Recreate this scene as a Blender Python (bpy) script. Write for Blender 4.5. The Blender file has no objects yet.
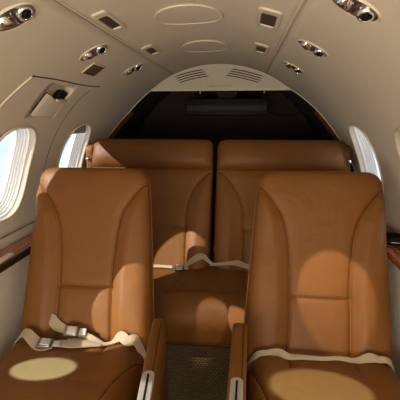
import bpy, bmesh, math, random
import numpy as np
from mathutils import Vector, Matrix
from mathutils.geometry import delaunay_2d_cdt
random.seed(4)
S = bpy.context.scene
COL = S.collection
PI = math.pi

# ------------------------------------------------------------ camera
cam = bpy.data.cameras.new('camera'); co = bpy.data.objects.new('camera', cam); COL.objects.link(co)
cam.sensor_width = 36; cam.lens = 36 * 370 / 400; cam.clip_start = .02
PIT, YAW = math.radians(12.6435), math.radians(6.3204)
co.location = (.14, 0, 1.2); co.rotation_euler = (PI / 2 - PIT, 0, YAW)
S.camera = co
S.view_settings.view_transform = 'Standard'; S.view_settings.look = 'None'
S.view_settings.gamma = 1; S.view_settings.use_curve_mapping = False
S.view_settings.exposure = -0.06
# ------------------------------------------------------------ world
w = bpy.data.worlds.new('sky'); S.world = w; w.use_nodes = True
nt = w.node_tree; bg = nt.nodes['Background']
sky = nt.nodes.new('ShaderNodeTexSky'); sky.sky_type = 'NISHITA'; sky.sun_disc = False
sky.sun_elevation = math.radians(50); sky.sun_rotation = 2.0; sky.air_density = 1.0; sky.dust_density = 3.0
hs = nt.nodes.new('ShaderNodeHueSaturation'); hs.inputs['Saturation'].default_value = .45
nt.links.new(sky.outputs[0], hs.inputs['Color']); nt.links.new(hs.outputs[0], bg.inputs[0]); bg.inputs[1].default_value = 0.42
# ------------------------------------------------------------ sun and added fill lights
def aim(o, d): o.rotation_euler = Vector(d).to_track_quat('-Z', 'Y').to_euler()
sl = bpy.data.lights.new('sun', 'SUN'); sl.energy = 9.5; sl.angle = .012; sl.color = (1, .93, .82)
so = bpy.data.objects.new('sun', sl); COL.objects.link(so); so.location = (-9, -7, 7); aim(so, (.60, .425, -.51))
def area(name, loc, d, sx, sy, e, c):
    l = bpy.data.lights.new(name, 'AREA'); l.shape = 'RECTANGLE'; l.size = sx; l.size_y = sy; l.energy = e; l.color = c
    o = bpy.data.objects.new(name, l); COL.objects.link(o); o.location = loc; aim(o, d); return o
area('front_fill', (0.0, -1.05, .78), (0, 1, .42), 1.0, .6, 26, (1, .90, .72))  # added fill light standing in for unseen cockpit daylight, no opening modelled
area('left_fill', (-.62, -.45, .80), (1, .50, .50), .55, .8, 11, (1, .90, .74))  # added fill from the front left in place of door daylight, no door built
def spot(loc, target, e, deg, blend=.25, c=(1, .80, .52), r=.006, sc=(1, 1, 1)):  # added spot throwing one bright patch, not a fixture's own lamp
    l = bpy.data.lights.new('patch_spot', 'SPOT'); l.energy = e; l.spot_size = math.radians(deg); l.spot_blend = blend
    l.color = c; l.shadow_soft_size = r
    o = bpy.data.objects.new('patch_spot', l); COL.objects.link(o); o.location = loc
    aim(o, Vector(target) - Vector(loc)); o.scale = sc; return o

# ------------------------------------------------------------ materials
def lin(c): return tuple((x / 12.92 if x <= .04045 else ((x + .055) / 1.055) ** 2.4) for x in c)
def hx(h): return lin(tuple(int(h[i:i + 2], 16) / 255 for i in (0, 2, 4)))
def mat(name, col, rough=.5, metal=0, bump=0, bscale=200, var=0, vscale=8, spec=.5, sheen=0, coat=0):
    m = bpy.data.materials.new(name); m.use_nodes = True; n = m.node_tree.nodes; L = m.node_tree.links
    b = n['Principled BSDF']; b.inputs['Roughness'].default_value = rough; b.inputs['Metallic'].default_value = metal
    b.inputs['Specular IOR Level'].default_value = spec
    b.inputs['Base Color'].default_value = (*col, 1)
    if sheen: b.inputs['Sheen Weight'].default_value = sheen
    if coat: b.inputs['Coat Weight'].default_value = coat; b.inputs['Coat Roughness'].default_value = .1
    tc = n.new('ShaderNodeTexCoord')
    if var:
        t = n.new('ShaderNodeTexNoise'); t.inputs['Scale'].default_value = vscale; t.inputs['Detail'].default_value = 4
        L.new(tc.outputs['Object'], t.inputs['Vector'])
        r = n.new('ShaderNodeMapRange'); r.inputs['To Min'].default_value = 1 - var; r.inputs['To Max'].default_value = 1 + var
        r.inputs['From Min'].default_value = .3; r.inputs['From Max'].default_value = .7
        L.new(t.outputs['Fac'], r.inputs['Value'])
        mx = n.new('ShaderNodeVectorMath'); mx.operation = 'SCALE'; mx.inputs[0].default_value = col
        L.new(r.outputs[0], mx.inputs['Scale']); L.new(mx.outputs[0], b.inputs['Base Color'])
    if bump:
        t = n.new('ShaderNodeTexNoise'); t.inputs['Scale'].default_value = bscale; t.inputs['Detail'].default_value = 5
        L.new(tc.outputs['Object'], t.inputs['Vector'])
        bp = n.new('ShaderNodeBump'); bp.inputs['Strength'].default_value = bump; bp.inputs['Distance'].default_value = .002
        L.new(t.outputs['Fac'], bp.inputs['Height']); L.new(bp.outputs[0], b.inputs['Normal'])
    return m
LEATHER = mat('tan_leather', (.158, .0585, .0102), .5, bump=.25, bscale=420, var=.07, vscale=5, spec=.3)
# soft creases on the leather
_n = LEATHER.node_tree; _b = _n.nodes['Principled BSDF']; _pb = [x for x in _n.nodes if x.type == 'BUMP'][0]
_t = _n.nodes.new('ShaderNodeTexNoise'); _t.inputs['Scale'].default_value = 9; _t.inputs['Distortion'].default_value = .8
_b2 = _n.nodes.new('ShaderNodeBump'); _b2.inputs['Strength'].default_value = .35; _b2.inputs['Distance'].default_value = .012
_n.links.new(_n.nodes['Texture Coordinate'].outputs['Object'], _t.inputs['Vector'])
_n.links.new(_t.outputs['Fac'], _b2.inputs['Height']); _n.links.new(_pb.outputs[0], _b2.inputs['Normal']); _n.links.new(_b2.outputs[0], _b.inputs['Normal'])
PIPE = mat('dark_stitching', (.05, .018, .005), .7, spec=.2)
LINING = mat('beige_lining', (.63, .56, .455), .62, bump=.3, bscale=300, var=.03, vscale=3, spec=.3)
COVER = mat('beige_plastic', (.64, .57, .465), .5, spec=.35)
PANELW = mat('pale_panel', (.66, .58, .47), .5, spec=.4)
FABRIC = mat('grey_beige_fabric', (.66, .59, .50), .9, bump=.8, bscale=500, var=.06, vscale=25)
WOOD = mat('glossy_wood', (.30, .085, .025), .22, coat=.6)
_n = WOOD.node_tree; _t = _n.nodes.new('ShaderNodeTexWave'); _t.bands_direction = 'X'; _t.inputs['Scale'].default_value = 14; _t.inputs['Distortion'].default_value = 6
_t.inputs['Detail'].default_value = 4
_r = _n.nodes.new('ShaderNodeValToRGB'); _r.color_ramp.elements[0].color = (.22, .06, .016, 1); _r.color_ramp.elements[1].color = (.50, .14, .035, 1)
_n.links.new(_n.nodes['Texture Coordinate'].outputs['Object'], _t.inputs['Vector']); _n.links.new(_t.outputs['Fac'], _r.inputs[0])
_n.links.new(_r.outputs[0], _n.nodes['Principled BSDF'].inputs['Base Color'])
EDGE = mat('dark_rim', (.03, .016, .01), .35)
CHROME = mat('chrome', (.82, .80, .78), .12, 1)
STEEL = mat('brushed_steel', (.62, .60, .58), .45, .7, bump=.15, bscale=600)
DKSTEEL = mat('worn_steel', (.33, .31, .29), .3, .9)
SATIN = mat('satin_grey', (.42, .38, .33), .32, .6)
BLACK = mat('black_plastic', (.006, .006, .006), .6, spec=.15)
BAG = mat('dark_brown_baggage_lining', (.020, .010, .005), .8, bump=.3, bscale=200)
BEZEL = mat('bezel_cream', (.66, .57, .44), .4)
WHITE = mat('white_reveal', (.93, .91, .88), .5)
SHADE = mat('window_shade', (.27, .24, .20), .7)
BELT = mat('belt_webbing', (.36, .28, .19), .75, bump=.7, bscale=700)
LENS = mat('lamp_lens', (.75, .74, .70), .15)
DARKLABEL = mat('brown_label', (.07, .04, .025), .5)
MARK = mat('label_mark', (.17, .11, .07), .6)
def weave():
    m = mat('woven_carpet', (.09, .065, .042), .95); n = m.node_tree.nodes; L = m.node_tree.links; b = n['Principled BSDF']
    tc = n['Texture Coordinate']; sp = n.new('ShaderNodeMapping'); sp.inputs['Rotation'].default_value = (PI / 2, 0, 0)
    L.new(tc.outputs['Object'], sp.inputs['Vector'])
    k = n.new('ShaderNodeTexBrick'); k.inputs['Scale'].default_value = 24; k.inputs['Mortar Size'].default_value = .05
    k.inputs['Mortar Smooth'].default_value = .6; k.inputs['Color1'].default_value = (.17, .12, .06, 1); k.inputs['Color2'].default_value = (.13, .09, .045, 1)
    k.inputs['Mortar'].default_value = (.03, .02, .01, 1); k.inputs['Brick Width'].default_value = .42; k.inputs['Row Height'].default_value = .26
    L.new(sp.outputs[0], k.inputs['Vector']); L.new(k.outputs['Color'], b.inputs['Base Color'])
    bp = n.new('ShaderNodeBump'); bp.invert = True; bp.inputs['Strength'].default_value = .9; bp.inputs['Distance'].default_value = .003
    L.new(k.outputs['Fac'], bp.inputs['Height']); L.new(bp.outputs[0], b.inputs['Normal']); return m
WEAVE = weave()
def glass():
    m = bpy.data.materials.new('window_glass'); m.use_nodes = True; n = m.node_tree.nodes; L = m.node_tree.links
    n.remove(n['Principled BSDF']); o = n['Material Output']
    t = n.new('ShaderNodeBsdfTransparent'); t.inputs[0].default_value = (.90, .94, .97, 1)
    g = n.new('ShaderNodeBsdfGlossy'); g.inputs['Roughness'].default_value = .02
    x = n.new('ShaderNodeMixShader'); x.inputs[0].default_value = .06
    L.new(t.outputs[0], x.inputs[1]); L.new(g.outputs[0], x.inputs[2]); L.new(x.outputs[0], o.inputs[0]); return m
GLASS = glass()
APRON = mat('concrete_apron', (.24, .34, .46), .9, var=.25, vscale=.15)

# ------------------------------------------------------------ helpers
def link(o, parent=None):
    COL.objects.link(o)
    if parent: o.parent = parent
    return o
def mobj(name, V, F, m, parent=None, smooth=True, angle=None):
    me = bpy.data.meshes.new(name); me.from_pydata([tuple(v) for v in V], [], [tuple(f) for f in F]); me.update()
    bm = bmesh.new(); bm.from_mesh(me); bmesh.ops.remove_doubles(bm, verts=bm.verts, dist=1e-6); bmesh.ops.recalc_face_normals(bm, faces=bm.faces); bm.to_mesh(me); bm.free()
    return fin(name, me, m, parent, smooth, angle)
def fin(name, me, m, parent, smooth=True, angle=40):
    me.materials.append(m)
    if smooth:
        me.polygons.foreach_set('use_smooth', [True] * len(me.polygons))
        if angle: me.set_sharp_from_angle(angle=math.radians(angle))
    return link(bpy.data.objects.new(name, me), parent)
def bobj(name, bm, m, parent=None, smooth=True, angle=40):
    bmesh.ops.recalc_face_normals(bm, faces=bm.faces)
    me = bpy.data.meshes.new(name); bm.to_mesh(me); bm.free(); return fin(name, me, m, parent, smooth, angle)
def box(bm, c, s, bev=.0, M=None):
    r = bmesh.ops.create_cube(bm, size=1.0); vs = r['verts']
    for v in vs: v.co = Vector((v.co.x * s[0] + c[0], v.co.y * s[1] + c[1], v.co.z * s[2] + c[2]))
    if M: bmesh.ops.transform(bm, matrix=M, verts=vs)
    if bev:
        es = list({e for v in vs for e in v.link_edges}); bmesh.ops.bevel(bm, geom=es, offset=bev, segments=3, affect='EDGES', profile=.5)
def tube(bm, pts, r, n=8, closed=False):
    P = [Vector(p) for p in pts]; rings = []
    N = len(P); up = None
    for i, p in enumerate(P):
        a = P[(i - 1) % N] if (closed or i) else p; b = P[(i + 1) % N] if (closed or i < N - 1) else p
        t = (b - a).normalized()
        if up is None:
            up = t.orthogonal().normalized()
        up = (up - t * up.dot(t)).normalized(); s = t.cross(up)
        rr = r[i] if isinstance(r, (list, tuple)) else r
        rings.append([bm.verts.new(p + (up * math.cos(2 * PI * k / n) + s * math.sin(2 * PI * k / n)) * rr) for k in range(n)])
    for i in range(N if closed else N - 1):
        A, B = rings[i], rings[(i + 1) % N]
        for k in range(n): bm.faces.new((A[k], A[(k + 1) % n], B[(k + 1) % n], B[k]))
    if not closed: bm.faces.new(rings[0][::-1]); bm.faces.new(rings[-1])
def loft(bm, loops, caps=(False, False), closed=True):
    R = [[bm.verts.new(p) for p in L] for L in loops]; n = len(R[0])
    for A, B in zip(R, R[1:]):
        for k in range(n if closed else n - 1): bm.faces.new((A[k], A[(k + 1) % n], B[(k + 1) % n], B[k]))
    if caps[0]: bm.faces.new(R[0][::-1])
    if caps[1]: bm.faces.new(R[-1])
def lathe(bm, prof, n=28, M=None, cap=True):
    loops = [[Vector((r * math.cos(2 * PI * k / n), r * math.sin(2 * PI * k / n), z)) for k in range(n)] for r, z in prof]
    if M: loops = [[M @ p for p in L] for L in loops]
    loft(bm, loops, (cap, cap))
def cr(pts, n=8):
    P = [np.array(p, float) for p in pts]; P = [2 * P[0] - P[1]] + P + [2 * P[-1] - P[-2]]; out = []
    for i in range(1, len(P) - 2):
        for k in range(n):
            t = k / n; a, b, c, d = P[i - 1], P[i], P[i + 1], P[i + 2]
            out.append(.5 * ((2 * b) + (c - a) * t + (2 * a - 5 * b + 4 * c - d) * t * t + (3 * b - a - 3 * c + d) * t ** 3))
    out.append(P[-2]); return out
def thing(name, label, cat, loc=(0, 0, 0), group=None, M=None):
    o = bpy.data.objects.new(name, None); o.empty_display_size = .05; COL.objects.link(o)
    if M is not None: o.matrix_world = M
    else: o.location = loc
    o['label'] = label; o['category'] = cat
    if group: o['group'] = group
    return o
def tag(o, label, cat, group=None):
    o['label'] = label; o['category'] = cat
    if group: o['group'] = group
    return o
def struct(o): o['kind'] = 'structure'; return o

# ------------------------------------------------------------ cabin shell (round tube, radius R about z = ZC)
R, ZC = .75, .75
TH_S = math.acos(.275 / R)                 # angle of the seam beside the ceiling
def cyl(side, y, th, r=R): return Vector((side * r * math.cos(th), y, ZC + r * math.sin(th)))
def yend(z, side=1):
    y = 2.10 + .9 * (z - 1.07) if z > .9 else 1.95
    return y + (.11 * min(1, max(0, (1.36 - z) / .12)) if side < 0 and z > .9 else 0)
def sup(k, n, a, b, e=2.6):
    t = 2 * PI * k / n; c, s = math.cos(t), math.sin(t)
    return a * math.copysign(abs(c) ** (2 / e), c), b * math.copysign(abs(s) ** (2 / e), s)
WA, WB = .135, .243                        # window half width (m) and half height (rad)
WTH = math.asin((1.0 - ZC) / R)
WYS = {-1: [-.335, .195, .725, 1.255, 1.785], 1: [-.40, .13, .66, 1.19, 1.72]}
REC = (1.335, math.asin((1.257 - ZC) / R), .092, .098)   # grab recess in left wall
Y0 = -1.15
def wall(side, name):
    pts, edges = [], []
    def ring(L):
        b = len(pts); pts.extend(L); n = len(L)
        edges.extend([(b + i, b + (i + 1) % n) for i in range(n)])
    t0, t1 = 0.0, TH_S - .004
    out = [(Y0 + (1.95 - Y0) * i / 60, t0) for i in range(60)]
    out += [(yend(ZC + R * math.sin(t0 + (t1 - t0) * i / 40), side), t0 + (t1 - t0) * i / 40) for i in range(40)]
    e = yend(ZC + R * math.sin(t1), side)
    out += [(e + (Y0 - e) * i / 60, t1) for i in range(60)]
    out += [(Y0, t1 + (t0 - t1) * i / 40) for i in range(40)]
    ring(out)
    holes = []
    for wy in WYS[side]:
        L = [(wy + sup(k, 72, WA, WB)[0], WTH + sup(k, 72, WA, WB)[1]) for k in range(72)]; ring(L); holes.append(L)
    if side < 0:
        L = [(REC[0] + sup(k, 40, REC[2], REC[3], 8)[0], REC[1] + sup(k, 40, REC[2], REC[3], 8)[1]) for k in range(40)]; ring(L); holes.append(L)
    def inside(p, L):
        c = False
        for (x1, y1), (x2, y2) in zip(L, L[1:] + L[:1]):
            if (y1 > p[1]) != (y2 > p[1]) and p[0] < (x2 - x1) * (p[1] - y1) / (y2 - y1) + x1: c = not c
        return c
    for i in range(1, 110):
        for j in range(1, 36):
            y = Y0 + i * .032; th = t0 + (t1 - t0) * j / 36
            if y > yend(ZC + R * math.sin(th), side) - .012: continue
            if any(math.hypot((y - q[0]) , (th - q[1]) * R) < .012 for L in holes for q in L): continue
            pts.append((y, th))
    r = delaunay_2d_cdt([Vector(p) for p in pts], edges, [], 0, 1e-6)
    V, Fs = r[0], r[2]; F = []
    for f in Fs:
        c = sum((V[i] for i in f), Vector((0, 0))) / len(f)
        if c.y < t0 or c.y > t1 or c.x > yend(ZC + R * math.sin(c.y), side): continue
        if any(inside(c, L) for L in holes): continue
        F.append(f)
    o = mobj(name, [cyl(side, v.x, v.y) for v in V], F, LINING)
    md = o.modifiers.new('thick', 'SOLIDIFY'); md.thickness = .03; md.offset = 1
    # make sure the thickness goes outwards
    n = o.data.polygons[0].normal; c = o.data.polygons[0].center
    if n.dot(Vector((c.x, 0, c.z - ZC))) < 0: md.offset = -1
    return struct(o)
wall(-1, 'wall_left'); wall(1, 'wall_right')
def arc_panel(name, ths, ys_fn, m, r=R, t=.03):
    V = []; F = []; n = len(ths); K = 40
    for th in ths:
        ya, yb = ys_fn(th)
        for k in range(K + 1): V.append((r * math.cos(th), ya + (yb - ya) * k / K, ZC + r * math.sin(th)))
    for i in range(n - 1):
        for k in range(K): a = i * (K + 1) + k; F.append((a, a + 1, a + K + 2, a + K + 1))
    o = mobj(name, V, F, m, angle=None); md = o.modifiers.new('thick', 'SOLIDIFY'); md.thickness = t; md.offset = 1
    nn = o.data.polygons[0].normal; c = o.data.polygons[0].center
    if nn.dot(Vector((c.x, 0, c.z - ZC))) < 0: md.offset = -1
    return struct(o)
arc_panel('ceiling', [TH_S + .004 + (PI - 2 * TH_S - .008) * i / 30 for i in range(31)], lambda th: (Y0, yend(ZC + R * math.sin(th))), LINING)
# dark joint strips closed behind the seams + raised edge bead
for i, s in enumerate((-1, 1)):
    bm = bmesh.new()
    loft(bm, [[cyl(s, Y0, TH_S - .012, R + .006), cyl(s, Y0, TH_S + .012, R + .006), cyl(s, Y0, TH_S + .012, R + .02), cyl(s, Y0, TH_S - .012, R + .02)],
              [cyl(s, 2.36, TH_S - .012, R + .006), cyl(s, 2.36, TH_S + .012, R + .006), cyl(s, 2.36, TH_S + .012, R + .02), cyl(s, 2.36, TH_S - .012, R + .02)]], (True, True))
    struct(bobj('trim_%d' % (i + 1), bm, EDGE if s < 0 else LINING, smooth=False))
    bm = bmesh.new(); tube(bm, [cyl(s, Y0 + (2.36 - Y0) * k / 30, TH_S + s * 0 + .011, R + .0005) for k in range(31)], .0035)
    struct(bobj('trim_%d' % (i + 3), bm, COVER))
# bead along the aft edge of the lining
bm = bmesh.new(); P = []
for k in range(61):
    th = .12 + (PI - .24) * k / 60; z = ZC + R * math.sin(th); P.append(Vector((R * math.cos(th), yend(z, 1 if math.cos(th) > 0 else -1), z)))
tube(bm, P, .005); struct(bobj('trim_5', bm, COVER))
# front bulkhead behind the photographer and floor
bm = bmesh.new(); box(bm, (0, Y0 - .02, .7), (1.6, .03, 1.75)); struct(bobj('wall_front', bm, LINING, smooth=False))
bm = bmesh.new(); box(bm, (0, .9, -.07), (1.56, 4.3, .04)); struct(bobj('floor', bm, WEAVE, smooth=False))
for s, nm in ((-1, 'left'), (1, 'right')):
    bm = bmesh.new(); box(bm, (s * .70, .52, .34 + .017 * (s > 0)), (.04, 3.3, .71 + .034 * (s > 0)), .004); o = struct(bobj('baseboard_' + nm, bm, FABRIC)); 
# groove line along the foot of the side wall, plain strip down to the ledge
for i, s in enumerate((-1, 1)):
    bm = bmesh.new(); box(bm, (s * .7596, .42, .723), (.02, 3.1, .054))
    struct(bobj('trim_%d' % (i + 6), bm, LINING, smooth=False))
    bm = bmesh.new(); tube(bm, [cyl(s, Y0 + (yend(ZC) - Y0) * k / 20, .006, R + .0003) for k in range(21)], .0016); struct(bobj('trim_%d' % (i + 8), bm, EDGE))
# baggage bay beyond the bench
def bay(th): z = ZC + R * math.sin(th); return (yend(z, 1 if math.cos(th) > 0 else -1) + .002 if th > -.02 and th < PI + .02 else 2.175, 3.0)
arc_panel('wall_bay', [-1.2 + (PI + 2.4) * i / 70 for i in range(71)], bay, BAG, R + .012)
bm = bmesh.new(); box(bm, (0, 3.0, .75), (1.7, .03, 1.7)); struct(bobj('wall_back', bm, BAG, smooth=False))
# leather covered frame just behind the lining, along both flanks
for i, s in enumerate((1, -1)):
    V = []; F = []
    n = 24
    for k in range(n + 1):
        th = .28 + .42 * k / n; z = ZC + R * math.sin(th); ye = yend(z, s)
        V += [cyl(s, ye + .006, th, R - .002), cyl(s, ye + .03, th, R - .012), cyl(s, ye + .07, th, R - .016), cyl(s, ye + .10, th, R + .01), cyl(s, ye + .006, th, R + .01)]
    for k in range(n):
        for j in range(5): a = k * 5; F.append((a + j, a + (j + 1) % 5, a + 5 + (j + 1) % 5, a + 5 + j))
    F += [tuple(range(5)), tuple(range(n * 5, n * 5 + 5))[::-1]]
    struct(mobj('trim_%d' % (i + 10), V, F, LEATHER, angle=50))

# pale panel with louvres closing the ceiling above the bay
def aftp(x, z, off=0):   # point on the panel, off metres towards the cabin
    return Vector((x, 2.22 + (1.5 - z) * .93 - off, z))
bm = bmesh.new()
top = []
zc0 = 1.366
a0 = math.asin((zc0 - ZC) / R)
ring = [aftp((R - .004) * math.cos(a0 + (PI - 2 * a0) * k / 40), ZC + (R - .004) * math.sin(a0 + (PI - 2 * a0) * k / 40)) for k in range(41)]
ring2 = [p + Vector((0, .03, 0)) for p in ring]
vs = [bm.verts.new(p) for p in ring]; v2 = [bm.verts.new(p) for p in ring2]
bm.faces.new(vs); bm.faces.new(v2[::-1])
for k in range(41): bm.faces.new((vs[k], vs[(k + 1) % 41], v2[(k + 1) % 41], v2[k]))
ap = thing('louvre_panel', 'pale arched ceiling panel with two groups of louvres above the dark bay', 'panel', (0, 2.3, 1.36))
def under(o, p):
    o.parent = p; o.matrix_parent_inverse = p.matrix_basis.inverted(); return o
under(bobj('panel', bm, PANELW, angle=30), ap)
bm = bmesh.new(); tube(bm, [ring[0] + Vector((0, 0, -.001)), ring[-1] + Vector((0, 0, -.001))], .006); under(bobj('lower_lip', bm, BEZEL), ap)
def slit(px0, px1, z0, z1, h=.0028):
    bm = bmesh.new(); n = 12; L1 = []; L2 = []
    for k in range(n + 1):
        t = k / n; x = px0 + (px1 - px0) * t; z = z0 + (z1 - z0) * t + .004 * math.sin(PI * t)
        hh = h * min(1, math.sin(PI * min(max(t, .02), .98)) * 4 + .2)
        L1.append([aftp(x, z - hh, -.001), aftp(x, z + hh, -.001), aftp(x, z + hh, .0025), aftp(x, z - hh, .0025)])
    loft(bm, L1, (True, True)); return bm
for s in (-1, 1):
    for k in range(4):
        dz_ = .0105 * k
        if s < 0: a = (-.265 + .008 * k, 1.434 - dz_); b = (-.090 + .010 * k, 1.468 - dz_)
        else: a = (.072 - .010 * k, 1.470 - dz_); b = (.258 - .008 * k, 1.430 - dz_)
        under(bobj('louvre', slit(a[0], b[0], a[1], b[1], .0022), BLACK), ap)
bm = bmesh.new(); box(bm, (0, 0, 0), (.16, .002, .012), 0, Matrix.Translation(aftp(0, 1.384, .001)) @ Matrix.Rotation(math.atan(.93), 4, 'X'))
lp = under(bobj('placard', bm, COVER, smooth=False), ap)
bm = bmesh.new()
for k in range(14):
    box(bm, (-.07 + k * .0105, -.0016, 0), (.0065 if k % 4 else .003, .001, .005), 0, Matrix.Translation(aftp(0, 1.384, .001)) @ Matrix.Rotation(math.atan(.93), 4, 'X'))
under(bobj('placard_marks', bm, MARK, smooth=False), ap)

# ------------------------------------------------------------ windows
def wring(side, wy, f, r, n=72, g=0):
    return [cyl(side, wy + sup(k, n, WA * f + g, WB * f + g / R)[0], WTH + sup(k, n, WA * f + g, WB * f + g / R)[1], r) for k in range(n)]
wn = 0
for side in (-1, 1):
    for wy in WYS[side]:
        wn += 1
        W = bpy.data.objects.new('window_%d' % wn, None); COL.objects.link(W); W.location = cyl(side, wy, WTH); W['kind'] = 'structure'
        bm = bmesh.new(); loft(bm, [wring(side, wy, 1, r, g=g) for r, g in ((.752, .008), (.747, .0075), (.7445, .0045), (.745, .001), (.748, -.001), (.757, -.001))])
        under(bobj('bezel', bm, BEZEL), W)
        bm = bmesh.new()
        prof = [(.757, .006), (.768, .006), (.768, -.004), (.775, -.006)]
        g = -.006; r = .775
        for k in range(4):
            prof += [(r + .004, g - .0015), (r + .006, g - .0045), (r + .0085, g - .005)]; g -= .005; r += .0085
        prof += [(.830, g)]
        loft(bm, [wring(side, wy, 1, r, g=g) for r, g in prof]); under(bobj('reveal', bm, WHITE, angle=30), W)
        bm = bmesh.new()
        # pane, a curved sheet
        loops = [wring(side, wy, 1 - .0, .812, g=-.024)] ; 
        for f in (.8, .6, .4, .2, .02): loops.append(wring(side, wy, f, .812, g=-.024 * f))
        loft(bm, loops, (False, True)); under(bobj('pane', bm, GLASS), W)
        # rolled-up shade filling the top of the opening
        V = []; F = []; n = 40
        L = wring(side, wy, 1, .772, n=80, g=.004); tops = [p for p in L]
        zt = cyl(side, wy, WTH + WB * (.70 if wy < 1.5 else .66), .772).z
        if wy == 1.785: cut = zt
        elif wy == 1.19: cut = cyl(side, wy, WTH - WB * .6, .772).z
        else: cut = cyl(side, wy, WTH + WB * .90, .772).z
        sel = [p for p in L if p.z >= cut]
        sel.sort(key=lambda p: p.y)
        bm = bmesh.new(); A = []; B = []
        for p in sel:
            thc = math.asin((cut - ZC) / .772)
            A.append(bm.verts.new(p)); B.append(bm.verts.new(cyl(side, p.y, thc, .772)))
        for k in range(len(sel) - 1):
            bm.faces.new((A[k], A[k + 1], B[k + 1], B[k]))
        o = under(bobj('shade', bm, SHADE, angle=None), W); md = o.modifiers.new('t', 'SOLIDIFY'); md.thickness = .004; md.offset = 0

# ------------------------------------------------------------ outside: apron
bm = bmesh.new(); bmesh.ops.create_grid(bm, x_segments=40, y_segments=40, size=120)
for v in bm.verts: v.co.z = -1.3
o = struct(bobj('ground', bm, APRON, smooth=False))

bm = bmesh.new()
def wsec(x, y0, y1, z, h): return [Vector((x, y0 + (y1 - y0) * (.5 - .5 * math.cos(PI * k / 8)), z + h * math.sin(PI * k / 8) ** .7)) for k in range(9)] + [Vector((x, y1 + (y0 - y1) * (.5 - .5 * math.cos(PI * k / 8)), z - .4 * h * math.sin(PI * k / 8))) for k in range(1, 8)]
loft(bm, [wsec(-.9, 2.3, 4.6, -.15, .14), wsec(-4, 3.6, 5.2, 0, .09), wsec(-7.4, 5.0, 5.9, .22, .04)], (True, True))
tag(bobj('aircraft_wing', bm, WHITE), 'white wing seen outside through the left windows', 'wing')

# ------------------------------------------------------------ things mounted on the lining
def frame(side, y, th, r=R, spin=0):
    p = cyl(side, y, th, r); nrm = Vector((-side * math.cos(th), 0, -math.sin(th))); Y = Vector((0, 1, 0)); X = Y.cross(nrm)
    M = Matrix((X, Y, nrm)).transposed().to_4x4(); M.translation = p
    return M @ Matrix.Rotation(spin, 4, 'Z')
def oval(a, b, z, n=48, e=2.2, cx=0, cy=0): return [Vector((cx + sup(k, n, a, b, e)[0], cy + sup(k, n, a, b, e)[1], z)) for k in range(n)]
LIGHTS = {}
def service_unit(side, y, label, xc=.355, spin=0.12):
    th = math.acos(xc / R); M = frame(side, y, th, spin=spin * side)
    t = thing('reading_light', label, 'light', M=M, group='chrome reading light and air outlet pairs')
    a, b = .052, .040
    bm = bmesh.new(); loft(bm, [oval(a + .005, b + .005, -.004), oval(a + .005, b + .005, .001), oval(a + .002, b + .002, .004), oval(a - .002, b - .002, .003), oval(a - .004, b - .004, -.002)]); link_p(bobj('bezel', bm, BEZEL), t)
    bm = bmesh.new(); loft(bm, [oval(a - .003, b - .003, .0032), oval(a * .90, b * .88, .0018), oval(a * .6, b * .6, .0010), oval(a * .1, b * .1, .0008)], (False, True)); link_p(bobj('dish', bm, DKSTEEL), t)
    def ball(name, cx, cy, tilt, m):
        bm = bmesh.new(); T = Matrix.Translation((cx, cy, -.004)) @ Matrix.Rotation(tilt[0], 4, 'X') @ Matrix.Rotation(tilt[1], 4, 'Y')
        lathe(bm, [(.0205, -.004), (.0205, .004), (.0190, .010), (.0160, .0140), (.0135, .0160), (.012, .0165), (.0112, .0155), (.0108, .011)], M=T); return link_p(bobj(name, bm, m, angle=35), t), T
    g, T = ball('air_outlet', -.0235, .004, (.45, -.3), CHROME)
    bm = bmesh.new(); lathe(bm, [(.0001, .011), (.0108, .0118), (.0108, .0135), (.006, .0125), (.004, .0160), (.0001, .0165)], M=T); n = link_p(bobj('nozzle', bm, BLACK), t); n.parent = g
    e, T = ball('lamp_eyeball', .0235, -.005, (-.35, .3), CHROME)
    bm = bmesh.new(); lathe(bm, [(.0001, .011), (.0110, .0118), (.0110, .0135), (.007, .0155), (.0001, .016)], M=T); n = link_p(bobj('lens', bm, LENS), t); n.parent = e
    bm = bmesh.new(); tube(bm, [Vector((-.004, -.030, .003)), Vector((-.001, -.012, .007)), Vector((.001, .012, .007)), Vector((.004, .030, .003))], [.0015, .003, .003, .0015]); link_p(bobj('divider', bm, CHROME), t)
    LIGHTS[(side, round(y, 2))] = M @ Vector((.022, -.006, .03))
def link_p(o, t): o.parent = t; return o
for side in (-1, 1):
    sd = 'left' if side < 0 else 'right'
    for y, w_ in ((.37, None), (.817, 'nearest'), (1.262, 'middle'), (1.712, 'farthest')):
        if w_ is None: continue
        service_unit(side, y, {('nearest', -1): 'chrome reading light cut by left edge of the photo, high on left lining',
            ('middle', -1): 'chrome reading light on left lining just above the small brown label', ('farthest', -1): 'smallest chrome reading light on left lining, beyond the brown label',
            ('nearest', 1): 'largest chrome reading light on right lining, at top edge of the photo', ('middle', 1): 'middle one of three chrome reading lights on right lining',
            ('farthest', 1): 'smallest chrome reading light on right lining, nearest the dark bay'}[(w_, side)])
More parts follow.
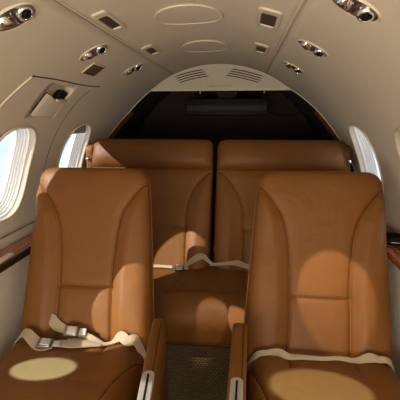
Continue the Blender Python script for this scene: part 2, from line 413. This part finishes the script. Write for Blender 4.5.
def vent(x, y, hx_, hy, label):
    side = -1 if x < 0 else 1; M = frame(side, y, math.acos(abs(x) / R))
    t = thing('ceiling_vent', label, 'vent', M=M, group='rectangular speaker vents beside the ceiling seams')
    bm = bmesh.new(); loft(bm, [oval(hx_, hy, -.003, e=7), oval(hx_, hy, .002, e=7), oval(hx_ - .003, hy - .003, .005, e=7), oval(hx_ * .62, hy * .66, .005, e=9), oval(hx_ * .58, hy * .63, -.002, e=9)]); link_p(bobj('bezel', bm, BEZEL), t)
    bm = bmesh.new(); box(bm, (0, 0, .0005), (hx_ * 1.2, hy * 1.28, .002))
    link_p(bobj('grille', bm, DARKLABEL, smooth=False), t)
    for k in range(9):
        bm = bmesh.new(); box(bm, (0, -hy * .56 + k * hy * .14, .002), (hx_ * 1.14, hy * .03, .002)); link_p(bobj('slat', bm, EDGE, smooth=False), t)
vent(-.236, 1.09, .024, .095, 'beige framed dark vent left of the ceiling, nearest the camera')
vent(-.230, 1.56, .026, .09, 'small beige framed dark vent left of the ceiling, close to louvre panel')
vent(.208, 1.15, .036, .10, 'larger beige framed dark vent on right of the ceiling at top edge')
vent(.210, 1.61, .032, .095, 'small beige framed dark vent on right of the ceiling near louvre panel')
def cover(x, y, a, b, label):
    M = frame(-1, y, math.acos(abs(x) / R)); t = thing('access_cover', label, 'ceiling cover', M=M, group='oval ceiling covers')
    bm = bmesh.new(); L = []
    for f, z in ((1, -.004), (1, .003), (.985, .0045), (.97, .0035), (.6, .0045), (.05, .005)):
        L.append([Vector((p.x * f, p.y * f, z + (R - math.sqrt(R * R - (p.x * f) ** 2)) * 1)) for p in oval(a, b, 0, 64)])
    loft(bm, L, (False, True)); link_p(bobj('cover', bm, COVER, angle=25), t)
    bm = bmesh.new(); tube(bm, [Vector((p.x, p.y, .003 + R - math.sqrt(R * R - p.x ** 2))) for p in oval(a, b, 0, 64)], .0028, closed=True); link_p(bobj('rim', bm, BEZEL), t)
cover(-.025, 1.185, .098, .10, 'large oval ceiling cover near top edge of the photo')
cover(-.025, 1.69, .098, .12, 'smaller looking oval ceiling cover just before the louvre panel')
# brown label plate
M = frame(-1, 1.405, math.acos(.415 / R)); t = thing('label_plate', 'small brown label plate on left lining under a chrome reading light', 'sign', M=M)
bm = bmesh.new(); box(bm, (0, 0, .001), (.062, .115, .005), .001); link_p(bobj('frame', bm, BEZEL), t)
bm = bmesh.new(); box(bm, (0.003, -.002, .0035), (.052, .102, .003)); link_p(bobj('plate', bm, DARKLABEL, smooth=False), t)
bm = bmesh.new()
for k in range(3):
    for j in range(5): box(bm, (-.013 + k * .013, -.034 + j * .016, .0053), (.006, .010, .0008))
link_p(bobj('lettering', bm, MARK, smooth=False), t)

# emergency exit outline + grab recess on the left wall
def zth(z): return math.asin((z - ZC) / R)
t = thing('exit_hatch', 'hatch in left lining framing the nearer window, with a recessed handle', 'hatch', (-.5, 1.3, 1.3))
def onl(y, z, r=R): return cyl(-1, y, zth(z), r)
bm = bmesh.new(); tube(bm, [onl(*q, R - .0005) for q in cr([(1.00, 1.00), (1.03, 1.14), (1.065, 1.24), (1.10, 1.318)], 6)], .0036); under(bobj('front_edge', bm, BEZEL), t)
bm = bmesh.new(); tube(bm, [onl(*q, R + .0005) for q in cr([(1.10, 1.320), (1.25, 1.323), (1.45, 1.322), (1.62, 1.328)], 6)], .0028); under(bobj('top_edge', bm, EDGE), t)
bm = bmesh.new(); tube(bm, [onl(*q, R + .0012) for q in cr([(1.56, 1.31), (1.535, 1.25), (1.523, 1.12), (1.523, .99), (1.51, .84), (1.49, .77)], 6)], .0022); under(bobj('aft_edge', bm, EDGE), t)
a, b = .088, .098 * R
# local X runs up or down the wall: find the sign
M = frame(-1, REC[0], REC[1]); up = 1 if (M.to_3x3() @ Vector((1, 0, 0))).z > 0 else -1
def rr(xa, ya, z, cx=0, cy=0, e=8): return oval(xa, ya, z, 48, e, cx, cy)
a2 = REC[3] * R; b2 = REC[2]
HM = M.copy(); HM_local = t.matrix_basis.inverted() @ HM
bm = bmesh.new(); loft(bm, [rr(a2 + .003, b2 + .003, .0005), rr(a2 - .001, b2 - .001, .0005), rr(a2 - .003, b2 - .004, -.012), rr(a2 - .008, b2 - .012, -.022), rr(.005, .005, -.022)], (False, True)); rec = link_p(bobj('handle_recess', bm, COVER, angle=30), t); rec.matrix_basis = HM_local
fl = lambda z, g, gf=0: [Vector((up * x, y, z)) for x, y in ((-a2 + .002 + g, -b2 + .014 + g + gf), (a2 * .42 - g, -b2 + .014 + g + gf), (a2 * .30 - g, -.025), (a2 * .12 - g, .005), (a2 * .04 - g, b2 - .008 - g), (-a2 + .002 + g, b2 - .008 - g))]
bm = bmesh.new(); loft(bm, [fl(-.020, 0), fl(-.004, 0), fl(.003, .002, .010), fl(.006, .004, .022)], (True, True)); link_p(bobj('flap', bm, LINING, angle=20), rec)
bm = bmesh.new(); box(bm, (up * (-a2 * .28), -b2 + .0075, -.0055), (a2 * 1.38, .009, .013), .001); link_p(bobj('edge_gap_shade', bm, BLACK), rec)  # black strip stands in for the shade between lining and flap
bm = bmesh.new(); box(bm, (up * a2 * .36, .045, -.008), (.034, .060, .02), .006); link_p(bobj('finger_gap_shade', bm, BLACK), rec)  # black block painting the shade inside the finger hole
bm = bmesh.new(); box(bm, (up * a2 * .12, .050, .004), (.010, .075, .012), .004); link_p(bobj('lever', bm, BEZEL), rec)

# ------------------------------------------------------------ side ledges
def ledge(side, label):
    t = thing('side_ledge', label, 'ledge', (side * .7, .5, .70), group='wood ledges along the cabin sides'); dz = .034 if side > 0 else 0
    bm = bmesh.new(); box(bm, (side * .705, .285, .705 + dz), (.092, 2.67, .018), .005); under(bobj('wood_top', bm, WOOD), t)
    bm = bmesh.new(); box(bm, (side * .658, .285, .701 + dz), (.014, 2.67, .028), .006); under(bobj('edge_rail', bm, WOOD if side > 0 else EDGE), t)
    return t
tl = ledge(-1, 'glossy wood side ledge below the left windows'); tr = ledge(1, 'glossy wood side ledge below the right windows')
bm = bmesh.new(); box(bm, (0, 0, 0), (.022, .09, .010), .004, Matrix.Translation((-.675, 1.135, .717)) @ Matrix.Rotation(.05, 4, 'Z')); under(bobj('catch', bm, BEZEL), tl)
t = thing('cup_holder', 'black and chrome cup holder standing on the right side ledge', 'cup holder', (.705, 1.37, .7485))
bm = bmesh.new(); lathe(bm, [(.038, 0), (.039, .006), (.036, .010), (.036, .022), (.038, .026), (.034, .028), (.031, .024), (.030, .002)], M=Matrix.Translation((0, 0, 0))); link_p(bobj('rim', bm, BLACK), t)
bm = bmesh.new(); tube(bm, [Vector((.038 * math.cos(a * PI / 16), .038 * math.sin(a * PI / 16), .010)) for a in range(32)], .002, 6, closed=True); link_p(bobj('chrome_band', bm, CHROME), t)
bm = bmesh.new(); lathe(bm, [(.0305, .001), (.0305, .018), (.004, .017), (.0001, .017)]); link_p(bobj('insert', bm, BLACK), t)

# ------------------------------------------------------------ padded forms
def seg_dist(P, L):
    d = np.full(len(P), 9.)
    for a, b in zip(L, L[1:]):
        a = np.array(a); b = np.array(b); ab = b - a; t = np.clip(((P - a) @ ab) / (ab @ ab), 0, 1)
        d = np.minimum(d, np.hypot(*(P - a - t[:, None] * ab).T))
    return d
class Pad:
    """a stuffed pad over the (u, v) plane: rounded outline, domed front, stitched grooves"""
    def __init__(s, c, H, v0, v1, rt, rb, T, Tb, grooves=(), depth=.007, sig=.0045, extra=None, pu=7, pv=9, res=(110, 120), Hf=None):
        s.__dict__.update(locals())
    def half(s, v):
        H = s.Hf(v) if s.Hf else np.full_like(v, s.H)
        o = H.copy()
        q = np.clip((v - (s.v1 - s.rt)) / s.rt, 0, 1); o -= s.rt * (1 - np.sqrt(np.maximum(0, 1 - q * q)))
        q = np.clip(((s.v0 + s.rb) - v) / s.rb, 0, 1); o -= s.rb * (1 - np.sqrt(np.maximum(0, 1 - q * q)))
        return o
    def prof(s, u, v):
        h = s.half(v); a = np.clip(np.abs(u - s.c) / h, 0, 1); b = np.clip(np.abs(2 * (v - s.v0) / (s.v1 - s.v0) - 1), 0, 1)
        return (1 - a ** s.pu) ** .5 * (1 - b ** s.pv) ** .5
    def n(s, u, v):
        p = s.prof(u, v); n = s.T * p
        if s.extra is not None: n = n + s.extra(u, v) * p
        P = np.stack([u, v], 1)
        for g in s.grooves:
            d = seg_dist(P, g); n = n - s.depth * np.exp(-(d / s.sig) ** 2) * p - s.depth * .5 * np.exp(-(d / (s.sig * 4)) ** 2) * p
        return n
    def build(s, name, fn, m, parent):
        nu, nv = s.res
        su = np.sin(np.linspace(-PI / 2, PI / 2, nu + 1)) * .45 + np.linspace(-1, 1, nu + 1) * .55
        sv = (np.sin(np.linspace(-PI / 2, PI / 2, nv + 1)) * .35 + np.linspace(-1, 1, nv + 1) * .65) * .5 + .5
        vv = s.v0 + (s.v1 - s.v0) * sv; h = s.half(vv)
        V = np.repeat(vv, nu + 1); U = s.c + (su[None, :] * h[:, None]).ravel()
        N = s.n(U, V); Nb = -s.Tb * s.prof(U, V)
        verts = [fn(a, b, c) for a, b, c in zip(U, V, N)]; K = len(verts); verts += [fn(a, b, c) for a, b, c in zip(U, V, Nb)]
        F = []; W = nu + 1
        for j in range(nv):
            for i in range(nu):
                a = j * W + i; F.append((a, a + 1, a + W + 1, a + W)); F.append((K + a, K + a + W, K + a + W + 1, K + a + 1))
        o = mobj(name, verts, F, m, parent, angle=None)
        return o
    def pipe(s, L, fn, m, parent, r=.0016, name='piping', lift=0.0003, n=8):
        pts = np.array(cr(L, n)); N = s.n(pts[:, 0], pts[:, 1]) + lift
        bm = bmesh.new(); tube(bm, [fn(a, b, c) for (a, b), c in zip(pts, N)], r, 6); return bobj(name, bm, m, parent)

def ribbon(name, pts, wd, m, parent, wv=None, th=.0022, wide=.023, twist=None):
    """webbing: pts centre line, wv width direction per point"""
    P = cr(pts, 6); Wv = cr(wv, 6); L = []; WW = wide if isinstance(wide, (list, tuple)) else [wide]
    for i, p in enumerate(P):
        a = P[max(i - 1, 0)]; b = P[min(i + 1, len(P) - 1)]; t = Vector(b - a).normalized(); w_ = Vector(Wv[i]); w_ = (w_ - t * w_.dot(t)).normalized()
        n_ = t.cross(w_); c = Vector(p); wide = float(np.interp(i / (len(P) - 1), np.linspace(0, 1, len(WW)), WW)); L.append([c + w_ * wide - n_ * th, c + w_ * wide + n_ * th, c + w_ * wide * .3 + n_ * th * 1.5, c - w_ * wide * .3 + n_ * th * 1.5, c - w_ * wide + n_ * th, c - w_ * wide - n_ * th])
    bm = bmesh.new(); loft(bm, L, (True, True)); return bobj(name, bm, m, parent, angle=50)

def sm(x, a, b):
    t = np.clip((x - a) / (b - a), 0, 1); return t * t * (3 - 2 * t)
# ------------------------------------------------------------ front seats
SV = Vector((0, .23, .57)).normalized(); SN = Vector((0, -SV.z, SV.y))   # up along the back, out of its front
def front_seat(xc, label, left):
    t = thing('passenger_seat', label, 'seat', (xc, 1.05, 0), group='leather seats beside the aisle')
    B0 = Vector((0, .055, .45))
    lean = -.047 if left else .034
    def fb(u, v, n): return B0 + Vector((1, 0, 0)) * (u + lean * (v - .1)) + Vector((0, 0, -.012 * v / .6)) + SV * v + SN * (n - .012 - .03 * math.sin(PI * min(max(v / .62, 0), 1)) * 0)
    cl = [(-.208, .556), (-.186, .535), (-.166, .510), (-.143, .478), (-.123, .438), (-.108, .375), (-.101, .31), (-.096, .24), (-.095, .178), (-.096, .09), (-.10, -.04)]
    crr = [(-a, b) for a, b in cl]
    hz = [(-.095, .178), (0, .1765), (.095, .178)]
    def ex(u, v):
        inner = np.interp(v, [-.1, .178, .31, .438, .51, .556, .62], [.10, .095, .101, .123, .166, .208, .23])
        d = np.abs(u) - inner
        return .016 * sm(d, 0, .05) * (1 - sm(v, .50, .60)) + .006 * np.exp(-((v - .09) / .09) ** 2) * (np.abs(u) < .3) - .006 * np.exp(-((v - .36) / .12) ** 2)
    pad = Pad(0, .225, -.09, .622, .05, .06, .045, .055, (cl, crr, hz), extra=ex, res=(130, 180), Hf=lambda v: np.interp(v, [-.1, .05, .30, .50, .63], [.234, .236, .226, .218, .206]), pu=9, pv=16)
    bk = pad.build('backrest', fb, LEATHER, t)
    for L in (cl, crr, hz): pad.pipe(L, fb, PIPE, bk)
    # welt round the edge of the back
    E = []
    for k in range(60):
        v = .03 + (.615 - .03) * k / 59; E.append((-float(pad.half(np.array([v]))[0]) - .001, v))
    E2 = [(-a, b) for a, b in E]
    for e in (E, E2):
        bm = bmesh.new(); tube(bm, [fb(u, v, -.004) for u, v in e], .0028, 6); bobj('welt', bm, LEATHER, bk)
    # cushion: v runs forward from the back
    def fc(u, v, n): return Vector((u, .085 - v, .375 + n))
    c1 = [(-.097, -.01), (-.098, .06), (-.10, .14)]; c2 = [(-a, b) for a, b in c1]
    s1 = [(.235, .10), (.22, .14), (.20, .20), (.178, .27), (.165, .34), (.16, .45)]; s2 = [(-a, b) for a, b in s1]
    xb = [(-.10, .14), (-.05, .152), (0, .155), (.05, .152), (.10, .14)]
    def ec(u, v):
        return .016 * sm(v, .02, .16) - .03 * sm(v, .30, .60) + .008 * sm(np.abs(u), .10, .17) * (1 - sm(v, .15, .3)) - .006 * sm(np.abs(u), .18, .24)
    pc = Pad(0, .235, -.03, .56, .07, .04, .085, .03, (c1, c2, s1, s2), extra=ec, res=(120, 140), pu=9, pv=9, depth=.005)
    cu = pc.build('seat_cushion', fc, LEATHER, t)
    for L in (c1, c2, s1, s2): pc.pipe(L, fc, PIPE, cu)
    bm = bmesh.new(); box(bm, (0, -.19, .27), (.44, .50, .17), .02); bobj('seat_frame', bm, LEATHER, t)
    bm = bmesh.new(); box(bm, (0, -.15, .075), (.30, .34, .25), .015); bobj('pedestal', bm, BLACK, t)
    return t, pc, fc
def armrest(t, x0, x1, xr0, xr1, y0=-.47, y1=-.03, plate=(.30, .0)):
    """inboard armrest in seat-local coordinates; x at the front (x0, x1) and at the rear (xr0, xr1)"""
    L = []
    n = 26
    for k in range(n + 1):
        f = k / n; y = y1 + (y0 - y1) * f; a = xr0 + (x0 - xr0) * f; b = xr1 + (x1 - xr1) * f
        e = min(f / .06, 1); dz = .028 * (1 - math.sqrt(max(0, 1 - (1 - e) ** 2)))
        zt = .602 - dz + .004 * math.sin(PI * f); c = (a + b) / 2; h = (b - a) / 2; rr_ = .010
        sec = [(c - h, .13), (c - h, zt - rr_), (c - h + rr_ * .3, zt - rr_ * .3), (c - h + rr_, zt), (c + h - rr_, zt), (c + h - rr_ * .3, zt - rr_ * .3), (c + h, zt - rr_), (c + h, .13)]
        L.append([Vector((x, y, z)) for x, z in sec])
    bm = bmesh.new(); loft(bm, L, (True, True)); ar = bobj('armrest', bm, LEATHER, t, angle=60)
    # stitch line along both top edges
    for q in ((4,) if x0 < -.0 + 0 and xr0 > 0 else (4,)):
        bm = bmesh.new(); tube(bm, [l[q] + Vector((0, 0, .0006)) for l in L[2:-1]], .0011, 6); bobj('stitching', bm, PIPE, ar)
    # steel latch plate with a slot, let into the top
    f0 = .60; yp = y1 + (y0 - y1) * f0; xa = (xr0 + xr1) / 2 + ((x0 + x1) / 2 - (xr0 + xr1) / 2) * f0
    sk = ((x0 + x1) / 2 - (xr0 + xr1) / 2) / (y0 - y1); ang = -math.atan(sk)
    T = Matrix.Translation((xa, yp, .6045)) @ Matrix.Rotation(ang, 4, 'Z'); w_ = .0135
    def out(w2, ytop, z, ybot=-.19):
        P = [Vector((w2 * math.sin(a), ytop - w2 + w2 * math.cos(a), z)) for a in [(-PI / 2) + PI * k / 14 for k in range(15)]]
        P += [Vector((w2, ybot, z)), Vector((-w2, ybot, z))]; return [T @ p for p in P]
    bm = bmesh.new(); loft(bm, [out(w_ + .001, .001, -.008), out(w_ + .001, .001, .003), out(w_ - .001, -.001, .0045)], (True, True)); pl = bobj('latch_plate', bm, STEEL, ar, angle=30); pl['label'] = 'brushed steel plate with a dark slot'
    bm = bmesh.new(); loft(bm, [out(.0024, -.012, .0035), out(.0024, -.012, .0055)], (True, True)); bobj('slot', bm, BLACK, pl, smooth=False)

XL, XR = -.387, .402
tL, pcL, fcL = front_seat(XL, 'tan leather seat left of the aisle with its buckled belt lying on it', True)
armrest(tL, -.063 - XL, -.026 - XL, -.118 - XL, -.080 - XL)
tR, pcR, fcR = front_seat(XR, 'tan leather seat right of the aisle with a loose belt strap along its back', False)
armrest(tR, .118 - XR, .160 - XR, .128 - XR, .172 - XR)
def on(pc, fc, u, v, h): 
    n = float(pc.n(np.array([u]), np.array([v]))[0]); p = fc(u, v, n); return (p.x, p.y, p.z + h)
def buckle(t, p, rz, parent, tilt=(0, 0)):
    M = Matrix.Translation(p) @ Matrix.Rotation(rz, 4, 'Z') @ Matrix.Rotation(tilt[0], 4, 'X') @ Matrix.Rotation(tilt[1], 4, 'Y')
    bm = bmesh.new(); box(bm, (0, 0, 0), (.046, .034, .012), .004, M); b = bobj('buckle', bm, DKSTEEL, parent)
    bm = bmesh.new(); box(bm, (.004, 0, .009), (.030, .027, .005), .002, M @ Matrix.Rotation(.12, 4, 'Y')); f = bobj('buckle_flap', bm, STEEL, b)
    bm = bmesh.new(); box(bm, (.040, 0, .0), (.022, .022, .004), .001, M); bobj('tongue', bm, STEEL, b)
    return b
# belt on the left seat: two straps meeting at the buckle, spare webbing folded over
o_ = lambda u, v, h: on(pcL, fcL, u, v, h)
b1 = ribbon('seat_belt', [o_(-.222, .10, .004), o_(-.19, .098, .020), o_(-.165, .105, .024), o_(-.135, .122, .014), o_(-.10, .135, .010), o_(-.06, .13, .012)], 0, BELT, tL, [(.5, .3, .6), (.4, .5, .7), (.5, .6, .5), (.5, .7, .3), (.2, .9, .2), (0, 1, .2)], wide=[.006, .012, .016, .018, .020, .018])
b2 = ribbon('seat_belt', [o_(.230, .09, .004), o_(.20, .085, .026), o_(.175, .095, .016), o_(.15, .085, .026), o_(.12, .095, .010), o_(.08, .105, .008), o_(.03, .11, .012), o_(-.02, .12, .012)], 0, BELT, tL, [(.2, .5, .8), (-.3, .5, .8), (.3, .7, .5), (-.2, .5, .8), (0, 1, .3), (.1, 1, .2), (.1, 1, .3), (.1, 1, .3)], wide=[.010, .017, .015, .017, .006, .005, .014, .016])
b3 = ribbon('seat_belt', [o_(-.118, .03, .082), o_(-.108, .042, .066), o_(-.085, .055, .048), o_(-.05, .066, .036), o_(0, .078, .030), o_(.05, .09, .022), o_(.10, .10, .012)], 0, BELT, tL, [(.2, .4, .9), (.3, .5, .9), (.2, .5, .9), (.1, .6, .8), (.1, .5, .7), (.1, .7, .5), (.1, .9, .2)], wide=[.006, .018, .019, .013, .011, .009, .005])
b4 = ribbon('seat_belt', [o_(-.05, .125, .012), o_(0, .13, .016), (o_(.05, .12, .014)), o_(.09, .112, .010)], 0, BELT, tL, [(0, 1, .2)] * 4, wide=[.012, .016, .012, .004])
bk_ = buckle(tL, o_(-.085, .14, .018), .10, b1, (.25, 0))
buckle(tL, o_(-.02, .085, .040), .0, b3, (.7, 0))
# loose strap on the right seat
o_ = lambda u, v, h: on(pcR, fcR, u, v, h)
ribbon('seat_belt', [o_(-.232, .085, -.002), o_(-.20, .10, .010), o_(-.165, .098, .010), o_(-.13, .094, .014), o_(-.10, .10, .014), o_(-.06, .104, .010), o_(0, .10, .008), o_(.05, .094, .010), o_(.10, .092, .012), o_(.14, .095, .015), o_(.165, .098, .011), o_(.20, .10, .014), o_(.235, .09, .002)], 0, BELT, tR,
       [(0, .5, .8), (.2, .4, .9), (.3, .5, .9), (0, .3, 1), (.3, .8, .5), (0, .7, .6), (0, .5, .8), (0, .6, .8), (0, .5, .8), (.5, .3, .8), (-.3, .6, .6), (0, .7, .7), (0, .6, .7)], wide=[.007, .009, .008, .012, .010, .007, .006, .006, .008, .014, .010, .008, .009])
bm = bmesh.new(); p = o_(-.238, .05, .0); tube(bm, [Vector(p), Vector(p) + Vector((0, -.01, -.05)), Vector(p) + Vector((-.004, -.02, -.10))], .006); bobj('belt_anchor', bm, STEEL, tR)
bm = bmesh.new(); p = on(pcL, fcL, .238, .05, .0); tube(bm, [Vector(p), Vector(p) + Vector((0, -.01, -.05)), Vector(p) + Vector((.004, -.02, -.10))], .006); bobj('belt_anchor', bm, STEEL, tL)

# ------------------------------------------------------------ rear bench
t = thing('rear_bench', 'wide tan leather bench with two backs and roll headrests across the cabin', 'seat', (0, 1.55, 0))
RV = Vector((0, .25, .60)).normalized(); RN = Vector((0, -RV.z, RV.y)); RB = Vector((0, .14, .45))
def fr(u, v, n): return RB + Vector((1, 0, 0)) * u + RV * v + RN * (n - .03)
for s, c in ((-1, -.333), (1, .345)):
    if s < 0: inn = [(0.0, .515), (-.035, .495), (-.067, .459), (-.095, .415), (-.114, .364), (-.123, .325), (-.126, .286), (-.124, .15), (-.12, -.04)]
    else: inn = [(.018, .515), (.05, .50), (.085, .465), (.114, .421), (.135, .375), (.149, .33), (.157, .269), (.162, .15), (.168, -.04)]
    out = [(2 * c - a, b) for a, b in inn]
    hz = [(inn[6][0], .222), (out[6][0], .222)] if s < 0 else [(inn[6][0], .212), (out[6][0], .212)]
    hz = [(hz[0][0] + (hz[1][0] - hz[0][0]) * k / 4, hz[0][1]) for k in range(5)]
    def ex(u, v, c=c):
        inner = np.interp(v, [-.1, .286, .364, .459, .515], [.205, .205, .217, .265, .33])
        d = np.abs(u - c) - inner
        return .016 * sm(d, 0, .06) - .006 * np.exp(-((v - .4) / .1) ** 2)
    pd = Pad(c, .331, -.09, .54, .015, .05, .045, .05, (inn, out, hz), extra=ex, res=(150, 140), pu=14, pv=18)
    bk = pd.build('backrest', fr, LEATHER, t)
    for L in (inn, out, hz): pd.pipe(L, fr, PIPE, bk)
    ph = Pad(c, .331, .525, .695, .045, .02, .068, .05, (), res=(110, 50), pu=12, pv=2.6, extra=lambda u, v: 0 * u)
    ph.build('headrest', fr, LEATHER, t)
# cushion spanning the bench, its front rolling over into the fascia
def fq(u, v, n):
    r = .05; a = .285
    if v <= a: return Vector((u, .185 - v, .395 + n - .03 * max(0, (v - .1) / .2) ** 2 * .3))
    t = min((v - a) / r, PI / 2); c = Vector((u, .185 - a, .345 - .0)); d = Vector((0, -math.sin(t), math.cos(t)))
    p = c + d * (r + n * (1 - .35 * t / (PI / 2)))
    if (v - a) / r > PI / 2: p.z -= (v - a) - r * PI / 2; p.y += ((v - a) - r * PI / 2) * .12
    return p
q1 = [(-.125, .05), (-.128, .16), (-.145, .25), (-.13, .275)]; q2 = [(.165, .05), (.168, .16), (.182, .25), (.17, .275)]
q3 = [(-.13, .275), (-.06, .281), (.02, .283), (.10, .281), (.17, .275)]
pq = Pad(0.005, .655, -.02, .455, .03, .03, .075, .03, (q1, q2, q3), res=(180, 120), pu=30, pv=14, depth=.005, extra=lambda u, v: .012 * np.exp(-((u - .02) / .15) ** 4) + .003 * np.sin(u * 23 + v * 9))
cu = pq.build('seat_cushion', fq, LEATHER, t)
for L in (q1, q2, q3): pq.pipe(L, fq, PIPE, cu)
bm = bmesh.new(); box(bm, (0, -.145 + .02, .12), (1.27, .04, .34), .004); bobj('carpet_panel', bm, WEAVE, t, smooth=False)
bm = bmesh.new(); box(bm, (0, .03, .165), (1.27, .26, .43), .01); bobj('bench_frame', bm, BLACK, t)
for s in (-1, 1):
    def fs(u, v, n): return Vector((s * u, .40 - n, .985 + v))
    ps = Pad(.665, .028, -.10, .075, .02, .02, .05, .02, (), res=(24, 30), pu=4, pv=5); sp = ps.build('side_pad', fs, LEATHER, t)
    bm = bmesh.new(); lathe(bm, [(.0001, .012), (.007, .010), (.009, .004), (.009, -.002)], M=Matrix.Translation((s * .672, .345, .985)) @ Matrix.Rotation(PI / 2, 4, 'X')); bobj('chrome_knob', bm, CHROME, sp)
# rear belts
o_ = lambda u, v, h: on(pq, fq, u, v, h)
r1 = ribbon('seat_belt', [o_(-.12, .06, .016), o_(-.10, .055, .030), o_(-.06, .045, .052), o_(-.03, .045, .055), o_(-.005, .055, .035), o_(.02, .065, .018)], 0, BELT, t, [(0, 0.56, 0.8), (0, 0.56, 0.9), (0, 0.63, 0.95), (0, 0.63, 0.85), (0, 0.7, 0.75), (0, 0.7, 0.65)], wide=[.006, .012, .016, .013, .008, .007])
r2 = ribbon('seat_belt', [o_(.0, .062, .020), o_(.05, .06, .022), o_(.10, .055, .030), o_(.14, .052, .036), o_(.18, .05, .028), o_(.25, .06, .02)], 0, BELT, t, [(0, 0.7, 0.7), (0, 0.7, 0.75), (0, 0.56, 0.8), (0, 0.56, 0.9), (0, 0.56, 0.8), (0, 0.56, 0.8)], wide=[.007, .007, .009, .014, .012, .01])
buckle(t, o_(-.150, .075, .014), .15, r1, (.3, 0)); 
ribbon('seat_belt', [o_(-.42, .05, .012), o_(-.32, .06, .014), o_(-.24, .065, .012), o_(-.18, .07, .014)], 0, BELT, t, [(0, 0.7, 0.7)] * 4, wide=.007)

# ------------------------------------------------------------ rack hanging in the baggage bay
t = thing('hanging_rack', 'black perforated rack hanging in the dark bay under the louvre panel', 'rack', (.04, 2.5, 1.37))
bm = bmesh.new(); box(bm, (0, 0, -.112), (.53, .16, .098), .008); bobj('tray', bm, BLACK, t)
bm = bmesh.new(); box(bm, (0, -.01, -.068), (.48, .17, .018), .004); bobj('lid', bm, BLACK, t)
RK = mat('rack_dots', (.014, .014, .014), .5)
for j in range(3):
    bm = bmesh.new()
    for k in range(46): box(bm, (-.245 + k * .0108 + .005 * (j % 2), -.0815, -.103 - j * .011), (.005, .002, .005))
    bobj('mesh_row', bm, RK, t, smooth=False)
bm = bmesh.new(); loft(bm, [[Vector((x, y, z)) for x, y in ((-w_, -.03), (w_, -.03), (w_, .03), (-w_, .03))] for w_, z in ((.075, .0), (.072, -.012), (.045, -.058), (.045, -.062))], (True, True)); bobj('bracket', bm, BLACK, t, smooth=False)
for x in (-.17, .235):
    bm = bmesh.new(); tube(bm, [Vector((x, -.05, .005)), Vector((x, -.052, -.010)), Vector((x, -.05, -.024))], .0045); hg = bobj('hanger', bm, STEEL, t)
    bm = bmesh.new(); tube(bm, [Vector((x, -.05, -.02)), Vector((x, -.05, -.065))], .004); bobj('hanger_rod', bm, BLACK, hg)
bm = bmesh.new(); tube(bm, [Vector(q) for q in cr([(.30, 2.45, 1.235), (.36, 2.44, 1.215), (.43, 2.43, 1.21), (.50, 2.44, 1.225)], 6)], .006)
tag(bobj('cable', bm, BLACK), 'thin black cable trailing right of the hanging rack', 'cable')

# ------------------------------------------------------------ added spots that make the bright patches on the seats
def LP(side, y): return LIGHTS[(side, round(y, 2))]
nearL = frame(-1, .37, math.acos(.355 / R)) @ Vector((0, 0, .03)); nearR = frame(1, .37, math.acos(.355 / R)) @ Vector((0, 0, .03))  # start points of two added spots, no lamp built around them
spot(LP(1, .82), (.455, 1.15, .625), 34, 17.5, .25, c=(1, .84, .62))
spot(nearL, (-.425, .905, .465), 560, 10.8, .2, c=(.24, .50, 1), sc=(1, .45, 1))
spot(nearR, (.37, .90, .475), 150, 16, .3, c=(.48, .72, 1), sc=(1, .5, 1))
spot(LP(1, .82), (.028, 1.38, .37), 50, 8.2, .35, c=(1, .84, .62), sc=(.8, 1, 1))
